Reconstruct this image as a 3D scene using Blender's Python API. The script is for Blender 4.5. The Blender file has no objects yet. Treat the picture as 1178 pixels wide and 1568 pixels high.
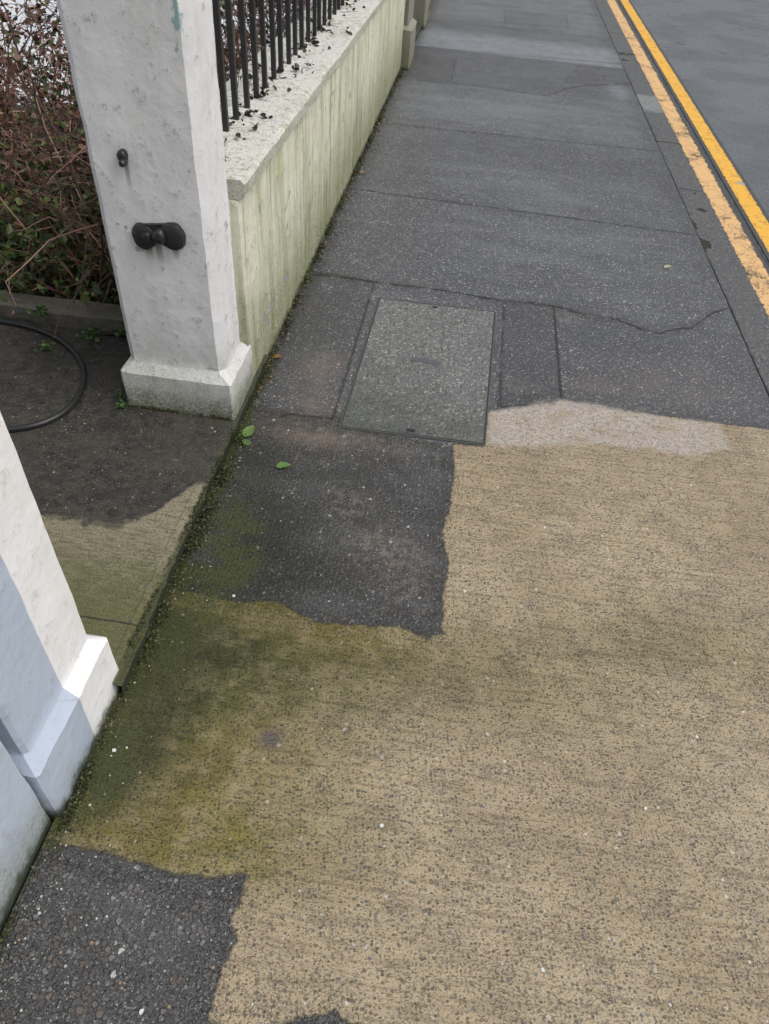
import bpy, math, random
import numpy as np
from mathutils import Matrix, Vector, noise as mnoise
random.seed(7); rng=np.random.default_rng(7)
sc=bpy.context.scene
COL=sc.collection

# ---------------------------------------------------------------- node helper
class G:
    def __init__(s,name):
        s.m=bpy.data.materials.new(name); s.m.use_nodes=True
        s.t=s.m.node_tree; s.t.nodes.clear()
        s.out=s.t.nodes.new('ShaderNodeOutputMaterial')
        s.b=s.t.nodes.new('ShaderNodeBsdfPrincipled')
        s.t.links.new(s.b.outputs[0],s.out.inputs[0])
        tc=s.t.nodes.new('ShaderNodeTexCoord'); s.P=tc.outputs['Object']
        s.geo=s.t.nodes.new('ShaderNodeNewGeometry')
        s.sep=None
    def put(s,sock,v):
        if isinstance(v,bpy.types.NodeSocket): s.t.links.new(v,sock)
        elif v is not None:
            if hasattr(sock.default_value,'__len__') and not hasattr(v,'__len__'): v=(v,)*len(sock.default_value)
            if hasattr(v,'__len__') and len(sock.default_value)==4 and len(v)==3: v=tuple(v)+(1,)
            sock.default_value=v
    def xyz(s):
        if not s.sep:
            n=s.t.nodes.new('ShaderNodeSeparateXYZ'); s.t.links.new(s.P,n.inputs[0]); s.sep=n.outputs
        return s.sep
    def nz(s):
        n=s.t.nodes.new('ShaderNodeSeparateXYZ'); s.t.links.new(s.geo.outputs['Normal'],n.inputs[0]); return n.outputs[2]
    def m_(s,op,a,b=None,c=None,clamp=False):
        n=s.t.nodes.new('ShaderNodeMath'); n.operation=op; n.use_clamp=clamp
        s.put(n.inputs[0],a); 
        if b is not None: s.put(n.inputs[1],b)
        if c is not None: s.put(n.inputs[2],c)
        return n.outputs[0]
    def add(s,a,b): return s.m_('ADD',a,b)
    def mul(s,a,b): return s.m_('MULTIPLY',a,b)
    def sub(s,a,b): return s.m_('SUBTRACT',a,b)
    def sm(s,x,a,b,lo=0.,hi=1.):
        n=s.t.nodes.new('ShaderNodeMapRange'); n.interpolation_type='SMOOTHSTEP'
        s.put(n.inputs[0],x); n.inputs[1].default_value=a; n.inputs[2].default_value=b
        n.inputs[3].default_value=lo; n.inputs[4].default_value=hi
        return n.outputs[0]
    def mix(s,f,a,b,mode='MIX'):
        n=s.t.nodes.new('ShaderNodeMix'); n.data_type='RGBA'; n.blend_type=mode
        s.put(n.inputs[0],f); s.put(n.inputs[6],a); s.put(n.inputs[7],b); return n.outputs[2]
    def vec(s,scale=(1,1,1),rot=0,loc=(0,0,0),src=None):
        n=s.t.nodes.new('ShaderNodeMapping'); s.put(n.inputs[0],src or s.P)
        n.inputs['Scale'].default_value=scale; n.inputs['Rotation'].default_value=(0,0,rot); n.inputs['Location'].default_value=loc
        return n.outputs[0]
    def noi(s,scale,detail=3,rough=.55,vec=None,dist=0):
        n=s.t.nodes.new('ShaderNodeTexNoise'); s.put(n.inputs['Vector'],vec or s.P)
        n.inputs['Scale'].default_value=scale; n.inputs['Detail'].default_value=detail
        n.inputs['Roughness'].default_value=rough; n.inputs['Distortion'].default_value=dist
        return n.outputs[0]
    def vor(s,scale,vec=None,feature='F1',rand=1):
        n=s.t.nodes.new('ShaderNodeTexVoronoi'); n.feature=feature; n.voronoi_dimensions='2D' if s.flat else '3D'
        s.put(n.inputs['Vector'],vec or s.P)
        n.inputs['Scale'].default_value=scale; n.inputs['Randomness'].default_value=rand
        return n.outputs
    flat=True
    def stones(s,scale,rmin,rmax,thr,vec=None,soft=.06):
        o=s.vor(scale,vec)
        c=s.t.nodes.new('ShaderNodeSeparateColor'); s.t.links.new(o['Color'],c.inputs[0])
        r=s.sm(c.outputs[0],thr,1,rmin,rmax)
        on=s.m_('GREATER_THAN',c.outputs[0],thr)
        d=s.sub(r,o['Distance'])
        mk=s.mul(s.sm(d,-.03,soft),on)
        return mk,c.outputs[1],c.outputs[2]
    def ramp(s,f,stops,interp='LINEAR'):
        n=s.t.nodes.new('ShaderNodeValToRGB'); s.put(n.inputs[0],f); r=n.color_ramp; r.interpolation=interp
        while len(r.elements)<len(stops): r.elements.new(.5)
        for e,(p,c) in zip(r.elements,stops):
            e.position=p; e.color=tuple(c)+(1,) if hasattr(c,'__len__') else (c,c,c,1)
        return n.outputs[0]
    def att(s,name,vecout=False):
        n=s.t.nodes.new('ShaderNodeAttribute'); n.attribute_name=name
        return n.outputs['Color'] if vecout else n.outputs['Fac']
    def fin(s,color,rough=.8,height=None,dist=.003,strength=1,spec=.5,metal=0):
        s.put(s.b.inputs['Base Color'],color); s.put(s.b.inputs['Roughness'],rough)
        s.put(s.b.inputs['Specular IOR Level'],spec); s.put(s.b.inputs['Metallic'],metal)
        if height is not None:
            n=s.t.nodes.new('ShaderNodeBump'); s.put(n.inputs['Height'],height)
            n.inputs['Distance'].default_value=dist; n.inputs['Strength'].default_value=strength
            s.t.links.new(n.outputs[0],s.b.inputs['Normal'])
        return s.m

ST_F=[(0,(.06,.063,.07)),(.3,(.13,.135,.145)),(.55,(.20,.17,.14)),(.75,(.24,.25,.26)),(.93,(.33,.31,.29)),(1,(.6,.6,.58))]
ST_C=[(0,(.03,.03,.033)),(.35,(.06,.06,.065)),(.55,(.095,.068,.05)),(.75,(.10,.10,.10)),(.92,(.15,.115,.085)),(.975,(.22,.21,.20)),(1,(.55,.54,.5))]

def asphalt_fine(g,far=True):
    n1=g.noi(1.3,3,.6); n2=g.noi(170,1,.7)
    base=g.mix(n1,(.060,.066,.076),(.105,.112,.124))
    base=g.mix(g.sm(n2,.3,.55,.75,0),base,(.018,.020,.023))
    mk,r1,r2=g.stones(125,.25,.55,.25)
    base=g.mix(g.mul(mk,.8),base,g.ramp(r1,ST_F))
    h=g.add(g.mul(mk,.5),g.mul(n2,.7))
    return base,h
def asphalt_coarse(g):
    n2=g.noi(240,1,.7); n3=g.noi(9,3,.65)
    base=g.mix(g.sm(n2,.3,.7),(.018,.018,.019),(.075,.074,.072))
    vv=g.t.nodes.new('ShaderNodeVectorMath'); vv.operation='ADD'
    nn=g.t.nodes.new('ShaderNodeTexNoise'); g.put(nn.inputs['Vector'],g.P); nn.inputs['Scale'].default_value=140; nn.inputs['Detail'].default_value=1
    sc_=g.t.nodes.new('ShaderNodeVectorMath'); sc_.operation='SCALE'; g.t.links.new(nn.outputs['Color'],sc_.inputs[0]); sc_.inputs[3].default_value=.006
    g.t.links.new(g.P,vv.inputs[0]); g.t.links.new(sc_.outputs[0],vv.inputs[1])
    mk,r1,r2=g.stones(82,.15,.58,.20,vec=vv.outputs[0],soft=.14)
    base=g.mix(g.mul(mk,.80),base,g.ramp(r1,ST_C))
    mk2,r3,r4=g.stones(210,.2,.5,.5)
    base=g.mix(g.mul(mk2,.55),base,g.ramp(r3,ST_F))
    base=g.mix(g.sm(n3,.4,.7,0,.45),base,(.045,.041,.036))
    h=g.add(g.mul(mk,.9),g.mul(n2,.45))
    return base,h

# ---------------------------------------------------------------- materials
def mat_pavement(mode):
    g=G('pavement_'+mode)
    A=mode in('all','fine','coarse'); Cc=mode in('all','conc')
    mossf=g.noi(120,2,.7); mid=g.noi(12,3,.65)
    j=g.mul(g.sub(g.noi(28,4,.7),.5),.04) if mode in('all',) else 0
    if A:
        if mode!='coarse': af,hf=asphalt_fine(g)
        if mode!='fine': ac,hc=asphalt_coarse(g)
        if mode=='all':
            coarse=g.sm(g.add(g.att('coarse'),j),-.004,.004)
            asp=g.mix(coarse,af,ac); ha=g.add(g.mul(hf,g.sub(1,g.att('coarse01'))),g.mul(hc,g.att('coarse01')))
        elif mode=='fine': asp,ha=af,hf
        else: asp,ha=ac,hc
        sw=g.noi(1,3,.65,g.vec((2.2,7,1),rot=.12))
        tone=g.add(g.mul(g.att('tone'),g.sm(mid,.2,.7,.6,1.4)),g.mul(g.sub(sw,.5),.48))
        asp=g.mix(g.m_('MAXIMUM',tone,0),asp,(.34,.37,.40))
        asp=g.mix(g.m_('MAXIMUM',g.mul(tone,-1),0),asp,(.018,.019,.021))
        asp=g.mix(g.mul(g.att('red'),g.sm(mid,.35,.65,0.1,.55)),asp,(.23,.17,.145))
        sc_=g.mul(g.att('scuff'),g.sm(g.noi(34,4,.75),.46,.60))
        asp=g.mix(g.mul(sc_,.75),asp,(.21,.19,.165))
        jn=g.mul(g.sub(g.noi(24,4,.78),.5),.034)
        jr=g.att('jrough')
        jt=g.m_('ABSOLUTE',g.add(g.att('jt'),g.mul(jn,jr)))
        gate=g.sm(g.noi(5,2,.6),.32,.5,.35,1)
        wdt=g.sm(g.noi(18,2,.6),.3,.7,.4,1.9)
        ck=g.mul(g.sm(g.m_('DIVIDE',jt,wdt),.002,.0095,1,0),gate)
        halo=g.mul(g.sm(jt,.004,.06,.55,0),g.sm(mid,.38,.6))
        jl=g.m_('ABSOLUTE',g.add(g.att('jl'),g.mul(jn,.6)))
        ck=g.m_('MAXIMUM',ck,g.sm(jl,.0015,.008,.9,0))
        if mode in('fine','all'):
            pt=g.add(g.att('patch'),g.mul(jn,.9))
            asp=g.mix(g.sm(pt,-.003,.003,0,.22),asp,(.05,.046,.042))
            ck=g.m_('MAXIMUM',ck,g.mul(gate,g.sm(g.m_('ABSOLUTE',pt),.002,.010,.75,0)))
        asp=g.mix(g.mul(halo,g.m_('MINIMUM',jr,.9)),asp,(.04,.036,.03))
        asp=g.mix(g.mul(ck,.9),asp,(.010,.010,.009))
    if Cc:
        big=g.noi(2.1,3,.6); fin=g.noi(300,1,.8)
        c=g.mix(g.sm(big,.3,.7),(.35,.275,.172),(.435,.355,.238))
        c=g.mix(g.sm(mid,.35,.75,0,.5),c,(.285,.235,.165))
        pv=g.vec((150,250,1),rot=math.radians(-8)); pn=g.noi(1,2,.7,pv)
        pits=g.sm(g.add(pn,g.mul(g.sub(mid,.5),.25)),.54,.70)
        v2=g.vec((.72,1,1),rot=math.radians(-8))
        pm,p1,p2=g.stones(165,.12,.50,.50,v2)
        c=g.mix(g.sm(fin,.28,.5,.55,0),c,(.17,.135,.085))
        c=g.mix(g.sm(fin,.55,.8,0,.45),c,(.62,.55,.43))
        c=g.mix(g.mul(pits,.36),c,(.12,.098,.065))
        c=g.mix(g.mul(pm,g.sm(p1,0,1,.25,.85)),c,(.095,.082,.062))
        br2=g.noi(1,1,.5,g.vec((6,85,1),rot=math.radians(-6)))
        c=g.mix(g.sm(br2,.46,.72,0,.5),c,(.18,.142,.09))
        mk,r1,r2=g.stones(95,.12,.40,.80)
        c=g.mix(g.mul(mk,.8),c,g.ramp(r1,[(0,(.09,.09,.095)),(.45,(.15,.15,.15)),(.6,(.36,.22,.12)),(.85,(.2,.19,.17)),(1,(.66,.63,.57))]))
        hcn=g.add(g.add(g.mul(pits,-.8),g.mul(fin,.6)),g.mul(pm,-.7))
        mossn=g.noi(15,4,.7)
        ol=g.m_('MULTIPLY',g.att('olive'),g.sm(mossn,.25,.65,.5,1.0))
        c=g.mix(ol,c,g.mix(1,c,(.46,.48,.17),'MULTIPLY'))
        gr=g.m_('MULTIPLY',g.att('grey'),g.sm(mossn,.3,.65,.5,1.0))
        c=g.mix(gr,c,g.mix(1,c,(.27,.35,.27),'MULTIPLY'))
        c=g.mix(g.mul(g.att('mark'),.8),c,(.085,.07,.075))
    if mode=='all':
        cm=g.sm(g.add(g.att('conc'),j),-.003,.003)
        col=g.mix(cm,asp,c); h=g.add(ha,hcn)
        edge=g.sm(g.m_('ABSOLUTE',g.add(g.att('conc'),j)),.0,.008,.65,0)
        col=g.mix(edge,col,(.04,.035,.028))
        jj=g.mul(g.sub(g.noi(8,4,.6),.5),.07)
        mo=g.sm(g.add(g.att('mortar'),jj),-.02,.015)
        mcol=g.mix(g.sm(g.noi(60,3,.7),.3,.7),(.40,.345,.30),(.56,.51,.47))
        mcol=g.mix(g.mul(pits,.5),mcol,(.2,.18,.16)); mcol=g.mix(g.mul(mk,.7),mcol,(.2,.19,.18))
        mo=g.mul(mo,g.sm(mid,.3,.58,.25,.9))
        col=g.mix(mo,col,mcol)
    elif mode=='conc': col=c;h=hcn;cm=1.0
    else: col=asp;h=ha;cm=0.0
    mm=g.sm(g.add(g.mul(g.att('moss'),g.sm(mid,.3,.6,.6,1.25)),g.mul(g.sub(mossf,.5),.9)),.36,.62)
    col=g.mix(g.mul(g.att('dark'),.9),col,g.mix(1,col,(.24,.30,.19),'MULTIPLY'))
    mcl=g.mix(mossf,(.010,.014,.005),(.075,.092,.016))
    col=g.mix(g.mul(mm,.80),col,mcl)
    sp,a,b=g.stones(21,.04,.11,.9)
    col=g.mix(g.mul(sp,g.sm(mid,.4,.6,0,.75)),col,(.5,.49,.46))
    wet=g.sm(g.noi(1.7,2,.6),.35,.65)
    ra=g.add(.33,g.mul(wet,.22)); 
    rough=g.m_('MULTIPLY_ADD',cm,.27,ra)
    return g.fin(col,rough,h,.0026,1.0,spec=.5)

def mat_road():
    g=G('road_asphalt')
    n1=g.noi(.9,3,.6); n2=g.noi(150,1,.7)
    base=g.mix(n1,(.075,.087,.10),(.12,.135,.15))
    base=g.mix(g.sm(n2,.3,.75),g.mix(.5,base,(.02,.022,.024)),g.mix(.25,base,(.2,.21,.22)))
    mk,r1,r2=g.stones(100,.15,.5,.3)
    base=g.mix(g.mul(mk,.5),base,g.ramp(r1,ST_F))
    x,y,z=g.xyz()
    n12=g.noi(12,4,.7)
    gut=g.sm(g.add(x,g.mul(g.sub(n12,.5),.08)),1.56,1.60,1,0)
    base=g.mix(g.mul(gut,.6),base,(.045,.043,.038))
    seam=g.sm(g.m_('ABSOLUTE',g.sub(g.add(x,g.mul(g.sub(n12,.5),.05)),1.735)),.004,.016,.85,0)
    base=g.mix(seam,base,(.012,.012,.012))
    scuff=g.sm(g.noi(2.6,5,.75,g.vec((1,1.6,1))),.58,.64)
    base=g.mix(g.mul(scuff,.7),base,(.02,.021,.022))
    wet=g.sm(g.noi(1.1,3,.6),.4,.6)
    return g.fin(base,g.add(.18,g.mul(wet,.25)),g.add(g.mul(mk,.5),g.mul(n2,.5)),.0014,.8)

def mat_line(name,cx,hw,wear,c1,c2,k0):
    g=G(name)
    x,y,z=g.xyz()
    n=g.noi(22,5,.75); nf=g.noi(120,3,.75)
    d=g.sub(hw,g.m_('ABSOLUTE',g.sub(x,cx)))
    e=g.sm(g.add(d,g.mul(g.sub(n,.5),k0)),-.002,.003)
    w=g.sm(g.add(g.mul(g.noi(3.2,5,.75),.6),g.mul(nf,.4)),wear-.02,wear+.02,1,0)
    crack=g.sm(g.m_('ABSOLUTE',g.sub(g.noi(7,4,.65),.5)),.003,.010,.0,1)
    k=g.mul(g.mul(e,w),g.sm(crack,0,1,.3,1))
    col=g.mix(n,c1,c2)
    col=g.mix(g.sm(nf,.5,.75,0,.45),col,(.34,.22,.10))
    asp=g.mix(nf,(.02,.02,.02),(.10,.10,.095))
    return g.fin(g.mix(k,asp,col),.5,g.add(g.mul(k,1),g.mul(nf,.4)),.002,.8)

def mat_kerb():
    g=G('kerb_stone')
    b,h=asphalt_fine(g); x,y,z=g.xyz()
    n=g.noi(8,4,.7)
    b=g.mix(g.sm(n,.35,.7,.1,.6),b,(.12,.118,.11))
    lt=g.mul(g.sm(g.add(y,g.mul(n,.3)),6.55,6.65),g.sm(g.add(y,g.mul(n,.3)),7.0,7.1,1,0))
    b=g.mix(g.mul(lt,.6),b,(.32,.33,.33))
    b=g.mix(g.sm(g.noi(40,3,.7),.50,.66,0,.6),b,(.03,.032,.022))
    jt=g.sm(g.add(x,g.mul(g.sub(g.noi(20,4,.75),.5),.06)),1.318,1.332,.8,0)
    b=g.mix(jt,b,(.02,.02,.016))
    return g.fin(b,.46,h,.003)

def mat_render(name,c1,c2,algae=.5,algz=(0.0,.3),streak=.4,grime=.4,blue=False,peel=.672,rust=False,crk=.35,bump=.0045,wallw=False):
    g=G(name); g.flat=False; x,y,z=g.xyz()
    n1=g.noi(3,4,.65); n2=g.noi(24,4,.7); n3=g.noi(140,2,.7)
    col=g.mix(n1,c1,c2)
    if blue:
        bl=g.sm(g.add(y,g.mul(g.sub(n2,.5),.006)),.706,.709,1,0)
        col=g.mix(bl,col,g.mix(n1,(.37,.43,.53),(.45,.51,.61)))
    sv=g.vec((16,16,1.2)); st=g.noi(1,4,.7,sv)
    col=g.mix(g.sm(st,.45,.68,0,streak),col,(.25,.28,.12))
    if wallw:
        s2=g.noi(1,3,.7,g.vec((5,5,.5)))
        col=g.mix(g.sm(s2,.48,.66,0,.5),col,(.36,.38,.20))
    cl=g.sm(g.noi(1.6,4,.7),.45,.7,0,.35*grime)
    col=g.mix(cl,col,(.33,.32,.26))
    col=g.mix(g.sm(g.add(g.mul(n2,.7),g.mul(n3,.3)),.54,.66,0,grime),col,(.22,.21,.16))
    a=g.sm(g.add(z,g.mul(g.sub(g.noi(9,4,.7),.5),.28)),algz[0],algz[1],1,0)
    a=g.mul(a,g.sm(n3,.25,.65,.35,1))
    col=g.mix(g.mul(a,algae),col,(.12,.13,.045))
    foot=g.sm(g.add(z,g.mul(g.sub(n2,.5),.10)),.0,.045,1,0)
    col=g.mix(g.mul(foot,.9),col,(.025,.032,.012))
    p=g.sm(g.add(g.mul(g.noi(7,3,.6),.75),g.mul(n2,.25)),peel-.005,peel+.005)
    col=g.mix(g.mul(p,.8),col,(.27,.29,.30))
    if rust:
        def drip(cx,zt,ln,w):
            dx=g.m_('ABSOLUTE',g.add(g.sub(x,cx),g.mul(g.sub(n2,.5),.01)))
            return g.mul(g.mul(g.sm(dx,w*.3,w,1,0),g.sm(z,zt-ln,zt,0,1)),g.m_('LESS_THAN',z,zt+.01))
        d=g.m_('MAXIMUM',g.m_('MAXIMUM',drip(-.83,.63,.08,.016),drip(-.858,.625,.06,.02)),g.m_('MAXIMUM',drip(-.883,.85,.10,.010),drip(-.78,.63,.05,.012)))
        col=g.mix(g.mul(d,.75),col,(.09,.08,.06))
        side=g.mul(g.sm(g.add(z,g.mul(g.sub(n2,.5),.16)),.065,.165,1,0),g.sm(n3,.3,.6,.5,1))
        col=g.mix(g.mul(side,.75),col,(.055,.075,.025))
        fl=g.mul(g.sm(g.m_('ABSOLUTE',g.add(g.sub(x,-.70),g.mul(g.sub(n2,.5),.05))),.008,.012,1,0),g.sm(z,1.08,1.12))
        fl=g.mul(fl,g.sm(g.noi(12,3,.6),.45,.5))
        col=g.mix(g.mul(fl,.8),col,(.20,.34,.35))
    ck=g.sm(g.m_('ABSOLUTE',g.sub(g.noi(4.5,4,.6,None,.4),.5)),.001,.0035,1,0)
    ck=g.mul(ck,g.sm(g.noi(2.3,1,.5),.54,.62))
    col=g.mix(g.mul(ck,crk),col,(.12,.12,.10))
    h=g.add(g.add(g.mul(n1,1.6),g.mul(n2,.6)),g.add(g.mul(n3,.10),g.mul(p,-.45)))
    return g.fin(col,.60,h,bump,.8)

def mat_coping():
    g=G('coping_paint'); n1=g.noi(5,4,.7); n2=g.noi(40,4,.7); n3=g.noi(160,2,.7)
    c=g.mix(n1,(.60,.60,.55),(.74,.74,.70))
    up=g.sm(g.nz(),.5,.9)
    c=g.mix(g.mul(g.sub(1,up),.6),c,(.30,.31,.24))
    c=g.mix(g.sm(g.add(g.mul(n2,.6),g.mul(n1,.4)),.47,.62,0,.7),c,(.33,.31,.21))
    c=g.mix(g.sm(n3,.55,.72,0,.7),c,(.09,.09,.05))
    return g.fin(c,.75,g.add(n2,g.mul(n3,.4)),.006,.9)

def mat_slab():
    g=G('slab_concrete'); x,y,z=g.xyz()
    n1=g.noi(4,4,.65); n2=g.noi(30,4,.7); n3=g.noi(170,1,.75)
    c=g.mix(n1,(.19,.165,.105),(.29,.255,.175))
    br=g.noi(1,2,.6,g.vec((20,120,1),rot=.5))
    c=g.mix(g.sm(br,.46,.64,0,.6),c,(.075,.065,.035))
    c=g.mix(g.sm(n3,.5,.72,0,.5),c,(.34,.32,.26))
    c=g.mix(g.sm(n3,.28,.45,.6,0),c,(.05,.045,.03))
    ol=g.sm(g.add(y,g.mul(g.sub(n2,.5),.5)),1.02,1.35,.8,.1)
    c=g.mix(ol,c,g.mix(n3,(.03,.038,.010),(.14,.14,.045)))
    lim=g.sm(x,-.84,-.63,1.30,1.52)
    w=g.sm(g.sub(g.add(y,g.mul(g.sub(g.noi(14,4,.6),.5),.12)),lim),-.014,.014)
    wc=g.mix(g.sm(n2,.35,.65),(.007,.007,.0065),(.040,.036,.030))
    pb,r1,r2=g.stones(110,.2,.5,.4)
    wc=g.mix(g.mul(pb,.45),wc,g.ramp(r1,ST_C))
    wc=g.mix(g.sm(n3,.55,.75,0,.5),wc,(.11,.10,.09))
    wc=g.mix(g.sm(n1,.5,.65,0,.5),wc,(.055,.048,.038))
    wc=g.mix(g.sm(n1,.32,.48,.7,0),wc,(.008,.010,.007))
    c=g.mix(g.mul(w,.95),c,wc)
    seam=g.sm(g.m_('ABSOLUTE',g.add(g.sub(x,-.672),g.mul(g.sub(n2,.5),.012))),.0008,.003,.35,0)
    c=g.mix(seam,c,(.03,.03,.02))
    s2=g.sm(g.m_('ABSOLUTE',g.add(g.sub(y,.99),g.mul(g.sub(n2,.5),.012))),.001,.004,.9,0)
    c=g.mix(s2,c,(.02,.02,.015))
    rim=g.sm(g.add(x,g.mul(g.sub(n2,.5),.04)),-.656,-.636,0,.85)
    c=g.mix(rim,c,g.mix(n3,(.012,.016,.006),(.06,.07,.02)))
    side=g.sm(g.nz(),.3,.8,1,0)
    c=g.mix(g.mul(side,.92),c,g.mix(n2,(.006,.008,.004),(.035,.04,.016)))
    rough=g.m_('MULTIPLY_ADD',w,-.20,.82)
    return g.fin(c,rough,g.add(g.mul(n2,.8),g.add(g.mul(n3,.4),g.mul(pb,.25))),.005,1)

def mat_cover():
    g=G('cover_infill'); n1=g.noi(6,4,.65); n3=g.noi(170,1,.8)
    c=g.mix(n1,(.125,.130,.130),(.20,.205,.205))
    mk,r1,r2=g.stones(105,.25,.60,.15)
    c=g.mix(g.mul(mk,.8),c,g.ramp(r1,[(0,(.06,.063,.062)),(.4,(.15,.155,.15)),(.7,(.25,.25,.23)),(1,(.48,.47,.44))]))
    c=g.mix(g.sm(n3,.3,.5,.8,0),c,(.030,.033,.031))
    x,y,z=g.xyz()
    dk=g.sm(g.add(g.add(y,g.mul(x,.6)),g.mul(n1,.6)),2.1,2.75,.6,0)
    c=g.mix(dk,c,(.045,.055,.04))
    return g.fin(c,.66,g.add(g.mul(mk,.6),g.mul(n3,.5)),.0032,spec=.4)

def simple(name,c1,c2,rough=.6,scale=30,bump=.002,metal=0,spec=.5):
    g=G(name); n=g.noi(scale,3,.65); return g.fin(g.mix(n,c1,c2),rough,n,bump,.8,spec,metal)
def mat_attr(name,rough=.6,amp=.25,scale=60):
    g=G(name); return g.fin(g.att('col',True),rough)

MP={k:mat_pavement(k) for k in('all','fine','coarse','conc')}
M_road=mat_road(); M_kerb=mat_kerb()
M_wall=mat_render('wall_cream_paint',(.62,.62,.48),(.72,.71,.59),.9,(.02,.55),.75,grime=.6,peel=.625,bump=.008,wallw=True)
M_pill=mat_render('pillar_white_paint',(.66,.66,.67),(.77,.77,.78),.6,(.04,.38),.14,grime=.55,rust=True,crk=.15,peel=.660)
M_pill2=mat_render('pillar_two_tone_paint',(.74,.74,.75),(.82,.82,.82),.4,(.0,.12),.06,grime=.32,blue=True,crk=.2,peel=.69)
M_neigh=mat_render('wall_blue_paint',(.37,.43,.52),(.47,.53,.61),.6,(.0,.20),.14,grime=.4)
M_stone=mat_render('grey_stone',(.17,.165,.14),(.26,.25,.21),.5,(.0,.3),.3,grime=.5)
M_cop=mat_coping(); M_slab=mat_slab(); M_cover=mat_cover()
M_black=simple('black_iron',(.010,.010,.011),(.03,.03,.032),.38,60,.0025)
M_rail=simple('railing_black_paint',(.016,.016,.018),(.03,.029,.03),.5,50,.001)
M_metal=simple('cover_frame_iron',(.06,.063,.062),(.11,.115,.11),.6,80,.001,.0)
M_plate=simple('cover_plate_steel',(.07,.075,.09),(.12,.13,.145),.5,80,.001,.1)
M_hose=simple('hose_rubber',(.010,.012,.012),(.025,.028,.028),.4,20,.0005)
M_soil=simple('garden_soil',(.018,.014,.010),(.055,.045,.032),.85,18,.02)
M_gap=simple('joint_dirt',(.012,.012,.009),(.04,.04,.028),.9,60,.004)
M_yard=simple('yard_paving',(.50,.53,.58),(.75,.78,.80),.5,3,.003)
M_ground=simple('ground_earth',(.06,.06,.05),(.10,.10,.085),.9,2,.01)
M_veg=mat_attr('foliage_and_twigs',.55); M_grit=mat_attr('grit_stone',.7)

# ---------------------------------------------------------------- mesh helpers
def mesh_obj(name,v,f,mat,smooth=None,parent=None):
    me=bpy.data.meshes.new(name)
    me.from_pydata([tuple(map(float,a)) for a in v],[],[tuple(map(int,a)) for a in f]); me.update()
    me.materials.append(mat)
    if smooth is not None:
        me.polygons.foreach_set('use_smooth',[True]*len(me.polygons))
        if smooth>0: me.set_sharp_from_angle(angle=math.radians(smooth))
    o=bpy.data.objects.new(name,me); COL.objects.link(o)
    if parent: o.parent=parent
    return o
def empty(name):
    o=bpy.data.objects.new(name,None); COL.objects.link(o); return o
def ring_pts(cx,cy,hx,hy,ch,n):
    c=[(cx-hx+ch,cy-hy),(cx+hx-ch,cy-hy),(cx+hx,cy-hy+ch),(cx+hx,cy+hy-ch),(cx+hx-ch,cy+hy),(cx-hx+ch,cy+hy),(cx-hx,cy+hy-ch),(cx-hx,cy-hy+ch)]
    out=[]
    for i in range(8):
        a=c[i];b=c[(i+1)%8];k=n if i%2==0 else 1
        for j in range(k): out.append((a[0]+(b[0]-a[0])*j/k,a[1]+(b[1]-a[1])*j/k))
    return out
def stack(name,cx,cy,rings,mat,n=14,amp=.0018,dz=.03,parent=None):
    R=[]
    for (a,b) in zip(rings[:-1],rings[1:]):
        k=max(1,int((b[0]-a[0])/dz))
        for j in range(k):
            t=j/k; R.append([a[i]+(b[i]-a[i])*t for i in range(4)])
    R.append(list(rings[-1])); v=[];f=[]
    for (z,hx,hy,ch) in R:
        for (x,y) in ring_pts(cx,cy,hx,hy,ch,n):
            p=Vector((x,y,z)); w=mnoise.noise_vector(p*9)*amp+mnoise.noise_vector(p*35)*amp*.5
            v.append(p+w)
    m=len(v)//len(R)
    for r in range(len(R)-1):
        for i in range(m):
            j=(i+1)%m; f.append((r*m+i,r*m+j,(r+1)*m+j,(r+1)*m+i))
    f.append(tuple(range((len(R)-1)*m,len(R)*m))); f.append(tuple(reversed(range(m))))
    return mesh_obj(name,v,f,mat,28,parent)
def longbox(name,x0,x1,y0,y1,z0,z1,mat,ny=60,amp=.002,bev=.006,parent=None,nz=6):
    sec=[]
    def seg(a,b,k):
        for j in range(k): sec.append((a[0]+(b[0]-a[0])*j/k,a[1]+(b[1]-a[1])*j/k))
    seg((x0+bev,z0),(x1-bev,z0),1);sec.append((x1-bev,z0))
    seg((x1,z0+bev),(x1,z1-bev),nz);seg((x1,z1-bev),(x1-bev,z1),1)
    seg((x1-bev,z1),(x0+bev,z1),5);seg((x0+bev,z1),(x0,z1-bev),1);seg((x0,z1-bev),(x0,z0+bev),nz)
    sec.append((x0,z0+bev))
    v=[];f=[];m=len(sec)
    for i in range(ny+1):
        y=y0+(y1-y0)*i/ny
        for (x,z) in sec:
            p=Vector((x,y,z)); v.append(p+mnoise.noise_vector(p*6)*amp+mnoise.noise_vector(p*28)*amp*.6)
    for i in range(ny):
        for k in range(m):
            l=(k+1)%m; f.append((i*m+k,(i+1)*m+k,(i+1)*m+l,i*m+l))
    f.append(tuple(range(m))); f.append(tuple(reversed(range(ny*m,(ny+1)*m))))
    return mesh_obj(name,v,f,mat,32,parent)

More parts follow.
